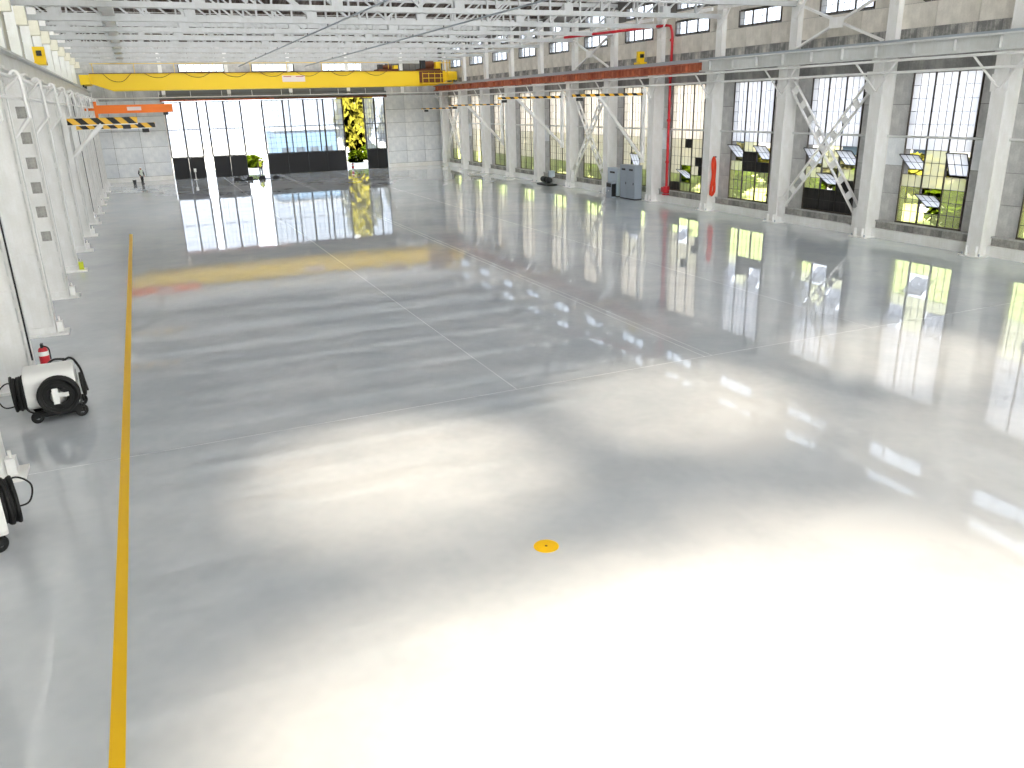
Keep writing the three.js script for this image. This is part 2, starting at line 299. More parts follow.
// ---------------------------------------------------------------- far wall with hangar doors
const DX0 = 3.15, DX1 = 29.05, DH = 8.6;
{
  const w = thing('wall_far', 'far end wall of pale concrete panels above and beside the hangar doors', 'wall', [0, 0, 0], null, S);
  const c = [];
  const core = (x0, x1, y0, y1) => c.push(boxGeo(x0, x1, y0, y1, ZF - 0.4, ZF - 0.08));
  core(XWL - 0.4, DX0 - 0.1, 0, EAVE); core(DX1 + 0.1, XW + 0.4, 0, EAVE); core(DX0 - 0.1, DX1 + 0.1, DH + 0.2, 11.75);
  const W = [[5.4, 10.25], [13.45, 18.2], [21.65, 26.3], [29.6, 34.2]];
  let x = DX0 - 0.1;
  for (const [a, b] of [...W, [DX1 + 0.1, DX1 + 0.1]]) { if (a > x && a <= DX1 + 0.2) core(x, Math.min(a, DX1 + 0.1), 11.75, 12.75); x = b; }
  core(DX0 - 0.1, DX1 + 0.1, 12.75, EAVE);
  mesh('wall_core', mergeGeometries(c), M.core, w);
  const ys = [0.5, 2.0, 3.75, 5.5, 7.1, 8.8];
  for (const [x0, x1, n] of [[XWL, DX0 - 0.12, 3], [DX1 + 0.12, XW, 3]]) {
    for (let i = 0; i < n; i++) for (let k = 0; k < 5; k++) { const a = x0 + (x1 - x0) * i / n, b = x0 + (x1 - x0) * (i + 1) / n; box(w, 'panel', M.concPale, a + 0.015, b - 0.015, ys[k] + 0.015, ys[k + 1] - 0.015, ZF - 0.085, ZF); }
    box(w, 'curb', M.white, x0, x1, 0, 0.48, ZF - 0.08, ZF + 0.25);
    for (let i = 0; i < n; i++) { const a = x0 + (x1 - x0) * i / n, b = x0 + (x1 - x0) * (i + 1) / n; box(w, 'panel', M.conc, a + 0.015, b - 0.015, 8.82, 11.7, ZF - 0.085, ZF); }
  }
  for (let i = 0; i < 9; i++) box(w, 'panel', M.darkWall, DX0 + i * 2.878 - 0.05, DX0 + i * 2.878 + 2.8, DH + 0.85, 11.7, ZF - 0.085, ZF);
  for (let i = 0; i < 14; i++) box(w, 'panel', M.conc, XWL + i * 3 + 0.02, XWL + i * 3 + 2.98, 12.8, 14.85, ZF - 0.085, ZF);
  for (const [a, b] of [[XWL, 5.3], [10.35, 13.35], [18.3, 21.55], [26.4, 29.5], [34.3, XW]]) box(w, 'panel', M.conc, a + 0.02, b - 0.02, 11.72, 12.78, ZF - 0.085, ZF);
  for (const px of [3.4, 10.5, 17.6, 24.6, 31.5]) box(w, 'pilaster', M.white, px - 0.2, px + 0.2, DH + 0.5, 14, ZF - 0.05, ZF + 0.2);
  // header with rust-red track
  box(w, 'header_beam', M.darkWall, DX0 - 0.3, DX1 + 0.3, DH + 0.2, DH + 0.75, ZF - 0.1, ZF + 0.2);
  box(w, 'door_track', M.rust, DX0 - 0.3, 15.5, DH + 0.02, DH + 0.2, ZF - 0.25, ZF + 0.3);
  box(w, 'door_track', M.brown, 15.5, DX1 + 0.3, DH + 0.02, DH + 0.2, ZF - 0.25, ZF + 0.3);
  for (const [x0, x1] of [[DX0 - 0.12, DX0], [DX1, DX1 + 0.12]]) box(w, 'door_jamb', M.white, x0, x1, 0, DH, ZF - 0.3, ZF + 0.1);
  W.forEach(([a, b], i) => {
    const g = thing('window_' + ++wn, `bright strip window high in the far wall above the yellow crane, ${ORD[i + 1]} from the left`, 'window', [0, 0, 0], null, S);
    box(g, 'frame', M.frame, a, b, 11.75, 11.8, ZF - 0.2, ZF); box(g, 'frame', M.frame, a, b, 12.7, 12.75, ZF - 0.2, ZF);
    const n = 6; for (let k = 0; k <= n; k++) box(g, 'mullion', M.frame, a + (b - a) * k / n - 0.03, a + (b - a) * k / n + 0.03, 11.8, 12.7, ZF - 0.15, ZF - 0.05);
    for (let k = 0; k < n; k++) { const q = mesh('pane', new THREE.PlaneGeometry((b - a) / n - 0.06, 0.9), G.clear, g); q.position.set(a + (b - a) * (k + 0.5) / n, 12.25, ZF - 0.1); }
  });
}
let dn = 0;
function doorLeaf(x0, x1, z, nsec, label, mat, extra = []) {
  const g = thing('door_' + ++dn, label, 'door', [0, 0, 0], null, S), sw = (x1 - x0) / nsec, y0 = 2.38, y1 = DH - 0.02;
  for (let s = 0; s < nsec; s++) box(g, 'kick_plate', M.kick, x0 + s * sw + 0.01, x0 + (s + 1) * sw - 0.01, 0.06, y0, z - 0.06, z + 0.06);
  for (let s = 0; s <= nsec; s++) box(g, 'stile', M.frameDark, x0 + s * sw - 0.09, x0 + s * sw + 0.09, y0, y1, z - 0.05, z + 0.08);
  for (const e of extra) box(g, 'stile', M.frameDark, e - 0.05, e + 0.05, y0, y1, z - 0.05, z + 0.08);
  for (const y of [y0 + 0.05, 5.5, y1 - 0.05]) box(g, 'rail', M.frameDark, x0, x1, y - 0.04, y + 0.04, z - 0.04, z + 0.07);
  const nr = 10, nc = 4;
  for (let s = 0; s < nsec; s++) {
    for (let c = 1; c < nc; c++) box(g, 'glazing_bar', M.frame, x0 + (s + c / nc) * sw - 0.012, x0 + (s + c / nc) * sw + 0.012, y0, y1, z - 0.02, z + 0.02);
    for (let r = 1; r < nr; r++) box(g, 'glazing_bar', M.frame, x0 + s * sw, x0 + (s + 1) * sw, y0 + (y1 - y0) * r / nr - 0.01, y0 + (y1 - y0) * r / nr + 0.01, z - 0.018, z + 0.018);
    const ps = [];
    for (let c = 0; c < nc; c++) for (let r = 0; r < nr; r++) ps.push(new THREE.PlaneGeometry(sw / nc - 0.03, (y1 - y0) / nr - 0.02).translate(x0 + (s + (c + 0.5) / nc) * sw, y0 + (r + 0.5) / nr * (y1 - y0), z));
    const q = mesh('glazing', mergeGeometries(ps), mat, g); q.userData.kind = 'stuff';
  }
  box(g, 'bottom_rail', M.black, x0, x1, 0, 0.06, z - 0.07, z + 0.07);
  return g;
}
doorLeaf(3.2, 6.75, ZF, 2, 'leftmost sliding hangar door leaf with glass over a black kick plate', G.doorA);
doorLeaf(7.75, 11.55, ZF, 2, 'second sliding hangar door leaf from the left between two open gaps', G.doorA);
doorLeaf(14.0, 18.9, ZF, 2, 'middle hangar door leaf left of centre with a blue building behind its glass', G.door, [17.2]);
doorLeaf(18.9, 23.65, ZF, 2, 'middle hangar door leaf beside the gap that shows the garden', G.door, [20.6, 22.6]);
doorLeaf(26.35, 29.0, ZF, 2, 'narrow rightmost hangar door leaf next to the concrete wall', G.door);

// ---------------------------------------------------------------- ceiling: sawtooth shape added for fill light, glazed on the unseen near side
{
  const c = thing('ceiling', 'roof underside, its sawtooth glazing added for fill light, with white purlins above the white trusses', 'ceiling', [0, 0, 0], null, S);
  const zz = [ZF - 0.4, ...zR, ZN + 0.4], H = 2.3, x0 = XWL - 0.4, x1 = XW + 0.4, nx = 12, w = (x1 - x0) / nx;
  for (let i = 0; i < zz.length - 1; i++) {
    const za = zz[i], zb = zz[i + 1], len = Math.hypot(zb - za, H), ang = Math.atan2(H, zb - za);
    for (let k = 0; k < nx; k++) {
      const m = mesh('roof_panel', bx(w - 0.01, 0.12, len), M.deck, c); m.position.set(x0 + (k + 0.5) * w, EAVE + H / 2 + 0.06, (za + zb) / 2); m.rotation.x = -ang;
      const p = mesh('added_skylight_pane', new THREE.PlaneGeometry(w - 0.12, H - 0.2), G.roof, c); p.position.set(x0 + (k + 0.5) * w, EAVE + H / 2 + 0.08, zb);
      box(c, 'added_skylight_bar', M.white, x0 + k * w - 0.06, x0 + k * w + 0.06, EAVE, EAVE + H, zb - 0.08, zb + 0.02);
    }
    for (const y of [EAVE + 0.05, EAVE + H]) box(c, 'added_skylight_rail', M.white, x0, x1, y - 0.07, y + 0.1, zb - 0.1, zb + 0.03);
    for (const t of [0.2, 0.45, 0.7, 0.92]) { const q = box(c, 'purlin', M.truss, x0, x1, -0.1, 0.1, -0.06, 0.06); q.position.set((x0 + x1) / 2, EAVE + H * t - 0.12, za + (zb - za) * t); }
    const tri = new THREE.Shape([new THREE.Vector2(za, EAVE - 0.02), new THREE.Vector2(zb, EAVE - 0.02), new THREE.Vector2(zb, EAVE + H + 0.1)]), g = new THREE.ExtrudeGeometry(tri, { depth: 0.32, bevelEnabled: false }).rotateY(-Math.PI / 2);
    for (const x of [XWL - 0.08, XW + 0.4]) mesh('tooth_side', g, M.conc, c).position.x = x;
  }
}

// ---------------------------------------------------------------- roof trusses
{
  const yb = 12.55, n = 18, dx = (XW - XWL) / n;
  const yt = () => 14.6;
  const make = () => {
    const t = new THREE.Group();
    box(t, 'bottom_chord', M.truss, XWL, XW, yb - 0.15, yb + 0.12, -0.14, 0.14);
    for (const [a, b] of [[XWL, XM], [XM, XW]]) bar(t, 'top_chord', M.truss, V(a, yt(a), 0), V(b, yt(b), 0), 0.28, 0.26, V(0, 0, 1));
    for (let i = 1; i < n; i++) { const x = XWL + i * dx; box(t, 'vertical', M.truss, x - 0.06, x + 0.06, yb + 0.18, yt(x), -0.07, 0.07); }
    for (let i = 0; i < n; i++) { const l = XWL + i * dx, r = l + dx, up = i < n / 2; bar(t, 'diagonal', M.truss, V(l, up ? yt(l) : yb + 0.15, 0), V(r, up ? yb + 0.15 : yt(r), 0), 0.12, 0.1, V(0, 0, 1)); }
    for (let i = 1; i < n; i += 3) { const x = XWL + i * dx; box(t, 'gusset_plate', M.truss, x - 0.3, x + 0.3, yb + 0.1, yb + 0.5, -0.155, 0.155); }
    return t;
  };
  const proto = make();
  zR.slice(0, 14).forEach((z, i) => {
    const t = proto.clone(); t.name = numbered('roof_truss'); t.position.z = z; scene.add(t);
    t.userData = { label: i < 10 ? `white steel roof truss spanning the hall, ${ORD[i + 1]} from the far wall` : `white steel roof truss overhead near the viewpoint, ${ORD[i - 9]} nearer than those in view`, category: 'truss', group: 'roof trusses across the hall' };
  });
  // long members running down the hall under the trusses
  const duct = thing('ceiling_duct', 'broad white duct running down the hall under the left side of the trusses', 'duct');
  for (let k = 0; k < 8; k++) mesh('duct_section', rbox(0.8, 0.3, 7.3, 0.05), M.white, duct).position.set(-0.55, 13.0, -46 - 7.35 * k);
  for (const [x, l] of [[11.8, 'left'], [19.4, 'right']]) {
    const p = thing('sprinkler_main', `dark grey pipe running down the hall below the trusses, the ${l} one of the pair`, 'pipe');
    pipe(p, 'pipe_run', M.steel, V(x, 12.25, -103.5), V(x, 12.25, -12), 0.05);
    for (let i = 2; i < 10; i++) box(p, 'hanger', M.dark, x - 0.03, x + 0.03, 12.2, 12.5, zR[i] - 0.03, zR[i] + 0.03);
  }
}

// ---------------------------------------------------------------- columns
function rightColumn(z, i) {
  const c = thing('steel_column', i < 12 ? `white steel column along the window wall, ${i ? ORD[i + 1] + ' from the far corner' : 'standing in the far corner'}` : `white steel column along the window wall past the right edge, ${ORD[i - 11]} nearer`, 'column', [36.1, 0, z], 'columns along the window wall');
  for (const x of [-0.44, 0.44]) box(c, 'flange', M.white, x - 0.025, x + 0.025, 0.06, 9.1, -0.36, 0.36);
  for (const zz of [-0.3, 0.3]) box(c, 'web_plate', M.white, -0.42, 0.42, 0.06, 9.1, zz - 0.02, zz + 0.02);
  box(c, 'base_plate', M.white, -0.68, 0.3, 0, 0.06, -0.58, 0.58);
  box(c, 'base_rib', M.white, -0.62, -0.46, 0.06, 0.5, -0.28, -0.22); box(c, 'base_rib', M.white, -0.62, -0.46, 0.06, 0.5, 0.22, 0.28);
  for (const [bx_, bz] of [[-0.57, -0.45], [-0.57, 0.45]]) mesh('anchor_bolt', cyl(0.035, 0.12, 8), M.steel, c).position.set(bx_, 0.12, bz);
  box(c, 'cap_plate', M.white, -0.55, 0.46, 9.1, 9.18, -0.42, 0.42);
  box(c, 'splice_plate', M.white, -0.475, -0.46, 3.0, 3.12, -0.36, 0.36);
  for (const x of [0.1, 0.44]) box(c, 'upper_flange', M.white, x - 0.02, x + 0.02, 9.18, 14.3, -0.3, 0.3);
  box(c, 'upper_web', M.white, 0.1, 0.44, 9.18, 14.3, -0.26, 0.26);
  for (const s of [-1, 1]) { pipe(c, 'bracket_arm', M.white, V(-0.5, 7.6, s * 0.05), V(-0.72, 9.05, s * 1.35), 0.055, 8); box(c, 'bracket_gusset', M.white, -0.5, -0.47, 7.45, 8.2, s * 0.3 - 0.12, s * 0.3 + 0.12); }
  return c;
}
zR.slice(0, 14).forEach((z, i) => rightColumn(z, i));

function leftColumn(z, i) {
  const c = thing('steel_column', i ? `white steel crane column in the left row, ${ORD[i + 1]} from the camera` : 'nearest white steel crane column in the left row, beside the black cable coils', 'column', [-4.28, 0, z], 'columns of the left row');
  for (const x of [-0.47, 0.47]) box(c, 'flange', M.white, x - 0.025, x + 0.025, 0.08, 9.0, -0.32, 0.32);
  box(c, 'web_plate', M.white, -0.45, 0.45, 0.08, 9.0, 0.18, 0.22); box(c, 'web_plate', M.white, -0.45, 0.45, 0.08, 9.0, -0.22, -0.18);
  box(c, 'base_plate', M.white, -0.62, 0.88, 0, 0.08, -0.4, 0.4);
  box(c, 'anchor_block', i === 4 ? M.hivis : M.white, 0.52, 0.72, 0.08, 0.45, -0.13, 0.13); mesh('anchor_bolt', cyl(0.04, 0.16, 8), M.white, c).position.set(0.62, 0.53, 0);
  box(c, 'base_rib', M.white, -0.45, 0.45, 0.08, 0.32, 0.22, 0.3);
  box(c, 'splice_plate', M.white, -0.46, 0.46, 2.9, 2.96, 0.22, 0.235);
  for (let k = 0; k < 12; k++) box(c, 'rivet_strip', M.greyGirder, 0.38, 0.41, 0.7 + k * 0.66, 1.12 + k * 0.66, 0.22, 0.232);
  if (i === 3) for (let k = 0; k < 6; k++) box(c, 'opening_shade_plate', M.sill, -0.02 - 0.012 * k, 0.34 - 0.012 * k, 7.4 - k * 0.98, 7.85 - k * 0.98, 0.21, 0.225);  // dark flush plates paint the shade of openings between battens
  if (i !== 4) box(c, 'conduit', i % 3 === 1 ? M.dark : M.greyGirder, 0.5, 0.54, 0.9, 8.6, 0.22, 0.27);
  box(c, 'cap_plate', M.white, -0.6, 0.6, 9.0, 9.08, -0.4, 0.4);
  box(c, 'upper_post', M.white, -1.1, -0.62, 9.08, 14.2, -0.3, 0.3); box(c, 'haunch', M.cream, -0.62, -0.1, 12.0, 12.9, -0.25, 0.25);
  // pipe bracket looping out towards the hall
  tube(c, 'bracket_hook', M.white, [V(0.7, 8.6, 0.1), V(0.76, 8.82, 0.1), V(0.9, 8.9, 0.1), V(1.0, 8.78, 0.1), V(1.03, 8.5, 0.1)], 0.06, false, 14);
  pipe(c, 'bracket_drop', M.white, V(1.03, 8.52, 0.1), V(1.05, 7.42, 0.1), 0.06, 8); pipe(c, 'bracket_strut', M.white, V(1.05, 7.44, 0.1), V(0.49, 6.8, 0.1), 0.06, 8); pipe(c, 'bracket_arm', M.white, V(0.49, 8.3, 0.1), V(0.98, 8.74, 0.1), 0.05, 8);
  return c;
}
zL.forEach((z, i) => leftColumn(z, i));

// ---------------------------------------------------------------- crane runway girders and long pipes
function girder(name, label, mat, x, z0, z1, top) {
  const g = thing(name, label, 'girder');
  box(g, 'top_flange', mat, x - 0.3, x + 0.3, top - 0.08, top, z0, z1); box(g, 'web', mat, x - 0.04, x + 0.04, 9.26, top - 0.08, z0, z1); box(g, 'bottom_flange', mat, x - 0.26, x + 0.26, 9.18, 9.26, z0, z1);
  for (let z = z0 + 1; z < z1; z += 2.3) { box(g, 'stiffener', mat, x - 0.22, x - 0.04, 9.26, top - 0.08, z - 0.02, z + 0.02); }
  box(g, 'rail', M.steel, x - 0.04, x + 0.04, top, 10.02, z0, z1);
  return g;
}
girder('crane_runway', 'rust red crane runway girder along the far part of the window wall', M.rust, 35.62, -103.5, -48, 9.76);
girder('crane_runway', 'pale grey crane runway girder along the near part of the window wall', M.greyGirder, 35.62, -47.98, 4, 9.9);
{
  const g = thing('crane_runway', 'pale grey crane runway girder along the top of the left columns', 'girder');
  box(g, 'web', M.greyGirder, -4.3, -4.2, 9.16, 9.78, -103.5, 4); box(g, 'top_flange', M.greyGirder, -4.55, -3.95, 9.78, 9.86, -103.5, 4); box(g, 'bottom_flange', M.greyGirder, -4.5, -4.0, 9.08, 9.16, -103.5, 4); box(g, 'rail', M.steel, -4.29, -4.21, 9.86, 9.98, -103.5, 4);
  for (const [y, x, l] of [[9.04, 35.36, 'upper'], [8.47, 35.4, 'lower']]) {
    const p = thing('wall_pipe', `long white pipe running past the window wall column tops, the ${l} of the pair`, 'pipe'); pipe(p, 'pipe_run', M.white, V(x, y, -103.4), V(x, y, 4), 0.065);
    for (let i = 1; i < 13; i++) box(p, 'pipe_hanger', M.white, x - 0.03, x + 0.3, y - 0.03, y + 0.03, zR[i] - 0.03, zR[i] + 0.03);
  }
  for (const [y, l] of [[8.05, 'lower'], [8.72, 'upper']]) { const p = thing('wall_pipe', `long white pipe running past the left columns under the girder, the ${l} one`, 'pipe'); pipe(p, 'pipe_run', M.white, V(y < 8.5 ? -3.4 : -3.5, y, -103), V(y < 8.5 ? -3.4 : -3.5, y, 4), 0.06); }
  const mp = thing('wall_pipe', 'thin grey pipe crossing the right windows at mid height', 'pipe'); pipe(mp, 'pipe_run', M.greyGirder, V(36.5, 5.34, -103.4), V(36.5, 5.34, 4), 0.06);
  const fp = thing('wall_pipe', 'white pipe along the far wall just above the hangar doors', 'pipe'); pipe(fp, 'pipe_run', M.white, V(-5, 9.05, ZF + 0.5), V(36, 9.05, ZF + 0.5), 0.06);
  for (let k = 0; k < 12; k++) box(fp, 'pipe_hanger', M.white, -4 + k * 3.4, -3.95 + k * 3.4, 9.05, 9.7, ZF + 0.47, ZF + 0.53);
}
// end-stop boxes on the runways
for (const [x, z, l] of [[35.55, -55.6, 'yellow bumper box on the rust red runway girder beside the window wall'], [-4.1, -52, 'yellow bumper box on the left runway girder']]) {
  const b = thing('bumper_stop', l, 'crane stop', [x, 10.02, z]); box(b, 'stop_plate', M.yellow, -0.28, 0.28, 0, 0.9, -0.12, 0.12); box(b, 'stop_foot', M.yellow, -0.28, 0.28, 0, 0.14, -0.45, 0.45); box(b, 'buffer', M.dark, -0.12, 0.12, 0.45, 0.7, 0.12, 0.3);
}

// ---------------------------------------------------------------- braces on the window wall
function laced(parent, name, a, b, w, n) {       // two bars with batten plates between
  const d = b.clone().sub(a).normalize(), nrm = new THREE.Vector3().crossVectors(d, V(1, 0, 0)).normalize().multiplyScalar(w / 2);
  const s = new THREE.Group(); s.name = name; parent.add(s);
  for (const k of [-1, 1]) bar(s, 'angle_bar', M.white, a.clone().addScaledVector(nrm, k), b.clone().addScaledVector(nrm, k), 0.14, 0.08, V(1, 0, 0));
  for (let i = 0; i < n; i++) { const p = a.clone().lerp(b, (i + 0.5) / n); bar(s, 'batten', M.white, p.clone().addScaledVector(d, -0.2), p.clone().addScaledVector(d, 0.2), w, 0.03, nrm.clone().normalize()); }
}
for (const [i, l] of [[9, 'nearest large white cross brace of laced bars in front of the right windows'], [5, 'large white cross brace between columns left of the grey cabinets'], [0, 'large white cross brace of laced bars in the far right corner bay']]) {
  const g = thing('cross_brace', l, 'brace'), z0 = zR[i] + 0.4, z1 = zR[i + 1] - 0.4;
  laced(g, 'brace_leg', V(35.85, 0.9, z0), V(35.85, 8.2, z1), 0.5, 9); laced(g, 'brace_leg', V(36.05, 8.2, z0), V(36.05, 0.9, z1), 0.5, 9);
  box(g, 'brace_gusset', M.white, 35.8, 35.84, 0.4, 1.5, z1 - 0.4, z1 + 0.03); box(g, 'brace_gusset', M.white, 35.8, 35.84, 7.6, 8.6, z1 - 0.5, z1 + 0.03); box(g, 'brace_gusset', M.white, 35.76, 35.8, 0.4, 1.6, z0 - 0.03, z0 + 0.5);
}
for (const [i, l] of [[9, 'upper white cross brace above the girder over the nearest large brace'], [5, 'upper white cross brace above the rust red girder']]) {
  const g = thing('cross_brace', l, 'brace'), z0 = zR[i] + 0.3, z1 = zR[i + 1] - 0.3, zm = (z0 + z1) / 2;
  bar(g, 'brace_bar', M.white, V(36.15, 10.08, z0), V(36.15, 12.5, z1), 0.16, 0.12, V(1, 0, 0)); bar(g, 'brace_bar', M.white, V(36.03, 12.5, z0), V(36.03, 10.08, z1), 0.16, 0.12, V(1, 0, 0));
  const pl = box(g, 'centre_plate', M.white, 35.9, 35.93, 10.95, 11.5, zm - 0.5, zm + 0.5); pl.rotation.x = 0;
}
// eaves struts
for (let i = 3; i < 12; i++) {
  const e = thing('eaves_strut', `white strut under the right eaves in the ${ORD[i + 1]} bay from the far corner`, 'strut', [0, 0, 0], 'struts under the right eaves');
  box(e, 'strut_bar', M.white, 35.7, 35.86, 12.9, 13.1, zR[i] + 0.3, zR[i + 1] - 0.3); bar(e, 'knee_brace', M.white, V(35.9, 11.7, zR[i] + 0.32), V(35.8, 12.9, zR[i] + 1.5), 0.08, 0.08, V(1, 0, 0));
}

// ---------------------------------------------------------------- overhead travelling crane
{
  const c = thing('bridge_crane', 'yellow overhead bridge crane spanning the hall in front of the far wall', 'crane', [0, 0, -97.6]);
  const sh = new THREE.Shape([[-3.6, 11.35], [34.8, 11.35], [34.8, 10.15], [33.4, 9.72], [-1.6, 9.72], [-3.6, 10.45]].map(([x, y]) => new THREE.Vector2(x, y)));
  mesh('box_girder', new THREE.ExtrudeGeometry(sh, { depth: 0.7, bevelEnabled: true, bevelSize: 0.02, bevelThickness: 0.02, bevelSegments: 1 }).translate(0, 0, -0.35), M.yellow, c);
  mesh('box_girder', new THREE.ExtrudeGeometry(sh, { depth: 0.7, bevelEnabled: false }).translate(0, 0, -3.4), M.yellow, c);
  box(c, 'top_plate', M.brown, -3.6, 34.8, 11.35, 11.4, -0.42, 0.42);
  for (const [x0, x1, n] of [[-4.5, -3.6, 0], [34.8, 35.95, 1]]) {
    const e = box(c, 'end_truck', M.yellow, x0, x1, 10.3, 11.25, -4.2, 1.2); void e;
    for (const z of [-3.8, 0.8]) { const wh = mesh('wheel', cyl(0.28, 0.16, 18), M.dark, c); wh.rotation.z = Math.PI / 2; wh.position.set(n ? 35.62 : -4.25, n ? 10.3 : 10.26, z); }
  }
  box(c, 'drive_housing', M.brown, 31.5, 34.4, 10.05, 11.3, 0.37, 0.5);
  box(c, 'platform', M.yellow, 31.5, 35.2, 9.9, 9.98, 0.45, 1.7);
  for (const y of [10.5, 11.0]) pipe(c, 'platform_rail', M.yellow, V(31.5, y, 1.65), V(35.2, y, 1.65), 0.035, 6);
  for (let k = 0; k < 6; k++) pipe(c, 'rail_post', M.yellow, V(31.5 + k * 0.74, 9.95, 1.65), V(31.5 + k * 0.74, 11.1, 1.65), 0.035, 6);
  pipe(c, 'walkway_rail', M.yellow, V(-3.4, 12.35, -0.3), V(28, 12.35, -0.3), 0.03, 6);
  for (let k = 0; k < 9; k++) pipe(c, 'rail_post', M.yellow, V(-3.2 + k * 3.9, 11.4, -0.3), V(-3.2 + k * 3.9, 12.35, -0.3), 0.03, 6);
  // trolley machinery on top, right side
  for (const [x, w, h] of [[27.8, 2.4, 0.5], [33.0, 2.4, 0.95]]) {
    box(c, 'hoist_frame', M.brown, x - w / 2, x + w / 2, 11.4, 11.6, -1.6, 0.3);
    const dr = mesh('hoist_drum', cyl(h * 0.45, w * 0.5, 16), M.brown, c); dr.rotation.z = Math.PI / 2; dr.position.set(x, 11.6 + h * 0.45, -0.6);
    box(c, 'motor', M.dark, x - w / 2 + 0.1, x - w / 2 + 0.6, 11.6, 11.6 + h, -0.5, 0.2); box(c, 'gearbox', M.yellow, x + w / 2 - 0.5, x + w / 2, 11.6, 11.6 + h * 0.8, -0.5, 0.25);
  }
  for (let k = 0; k < 4; k++) box(c, 'cage_post', M.yellow, 34.2 + k * 0.4, 34.26 + k * 0.4, 11.25, 12.7, 0.3, 0.36);
  box(c, 'cage_rail', M.yellow, 34.1, 35.5, 12.2, 12.26, 0.3, 0.36);
  const sg = box(c, 'sign_plate', M.plateSign, 15.6, 18.1, 10.35, 11.0, 0.371, 0.39); void sg;
  box(c, 'sign_band', M.signInk, 15.75, 16.6, 10.85, 10.93, 0.39, 0.394); box(c, 'sign_band', M.signInk, 17.1, 17.95, 10.85, 10.93, 0.39, 0.394);
  for (let k = 0; k < 8; k++) tube(c, 'festoon_cable', M.brown, [V(-2.4 + k * 3.9, 11.42, 0.42), V(-1.6 + k * 3.9, 11.0 - (k < 1 ? 0.3 : 0), 0.44), V(-0.6 + k * 3.9, 10.95 - (k < 1 ? 0.35 : 0), 0.44), V(0.4 + k * 3.9, 11.42, 0.42)], 0.025, false, 16);
}

// ---------------------------------------------------------------- wall jib cranes
function jib(x0, x1, y, z, hgt, boomMat, brace, label, post) {
  const s = Math.sign(x1 - x0), g = thing('jib_crane', label, 'jib crane');
  box(g, 'boom', boomMat, x0, x1, y, y + hgt, z - 0.08, z + 0.08); box(g, 'boom_flange', boomMat === M.hazard ? M.white : boomMat, x0, x1, y - 0.05, y, z - 0.16, z + 0.16);
  box(g, 'pivot_post', post || M.white, x0 - 0.12, x0 + 0.12, brace ? brace[1] - 0.3 : y - 1, y + hgt + 0.3, z - 0.12, z + 0.12);
  if (brace) pipe(g, 'brace_pipe', M.white, V(x0, brace[1], z), V(brace[0], y, z), 0.13);
  const hx = x1 - s * 0.6; box(g, 'trolley', M.dark, hx - 0.2, hx + 0.2, y - 0.28, y - 0.05, z - 0.15, z + 0.15);
  return g;
}
jib(35.3, 29.2, 7.8, -54.6, 0.18, M.hazard, [31.4, 3.2], 'wall jib crane with black and yellow striped boom left of the red pipe');
jib(35.3, 29.05, 7.82, -68, 0.18, M.hazard, [30.9, 3.8], 'wall jib crane with dark striped boom behind the upper cross brace bay');
jib(35.3, 29.5, 7.35, -81.8, 0.12, M.hazard, [31.5, 3.6], 'farther small striped wall jib crane on the fourth window wall column');
jib(35.3, 31.0, 7.05, -95.6, 0.12, M.hazard, null, 'farthest striped wall jib crane by the far right corner');
jib(-3.55, 0.1, 6.95, -52.0, 0.34, M.hazard, [-1.75, 5.2], 'left jib crane with yellow and black striped boom and white brace pipe');
jib(-3.55, 1.1, 6.6, -58.7, 0.3, M.hazard, null, 'second striped left jib crane hanging lower behind the first');
{
  const g = jib(-2.9, 3.1, 7.55, -79.0, 0.62, M.orange, null, 'orange jib crane with a pale plate reaching in front of the far wall', M.orange);
  box(g, 'name_plate', M.plateSign, -0.5, 0.6, 7.7, 8.0, -78.92, -78.9);
  box(g, 'wall_arm', M.orange, -3.79, -2.9, 7.75, 7.95, -79.1, -78.9);
}
// ---------------------------------------------------------------- equipment by the window wall
function cabinet(label, mat, x0, x1, h, z0, z1, doors) {
  const c = thing('electrical_cabinet', label, 'cabinet', [0, 0, 0]);
  box(c, 'plinth', M.dark, x0 + 0.03, x1, 0, 0.1, z0, z1); box(c, 'body', mat, x0, x1, 0.1, h, z0, z1); box(c, 'top_plate', mat, x0 - 0.03, x1, h, h + 0.04, z0 - 0.03, z1 + 0.03);
  for (let k = 0; k < doors; k++) { const a = z0 + (z1 - z0) * k / doors, b = z0 + (z1 - z0) * (k + 1) / doors, d = box(c, 'door', mat, x0 - 0.03, x0, 0.16, h - 0.06, a + 0.03, b - 0.03); const hd = mesh('handle', bx(0.04, 0.18, 0.05), M.dark, d); hd.position.set(-0.035, -0.1, (b - a) / 2 - 0.16); const vt = mesh('vent_grille', bx(0.01, 0.14, (b - a) * 0.5), M.dark, d); vt.position.set(-0.02, h / 2 - 0.35, 0); }
  return c;
}
cabinet('tall pale blue grey electrical cabinet between two window wall columns', M.cabinet, 35.0, 35.55, 2.25, -59.2, -57.7, 1);
cabinet('large grey double door electrical cabinet beside the eighth window wall column', M.cabinetGrey, 34.95, 35.6, 2.6, -57.2, -55.0, 2);
{
  const c = thing('control_box', 'low dark fronted control unit in front of the pale blue cabinet', 'control unit', [34.6, 0, -58.0]);
  mesh('body', rbox(0.45, 1.2, 0.8, 0.03), M.cabinetGrey, c).position.y = 0.6; box(c, 'dark_panel', M.dark, -0.24, -0.22, 0.85, 1.15, -0.36, 0.36); box(c, 'side_panel', M.black, -0.2, 0.2, 0.1, 1.1, 0.4, 0.42); box(c, 'badge', M.hat, -0.24, -0.225, 0.5, 0.6, -0.05, 0.05);
}
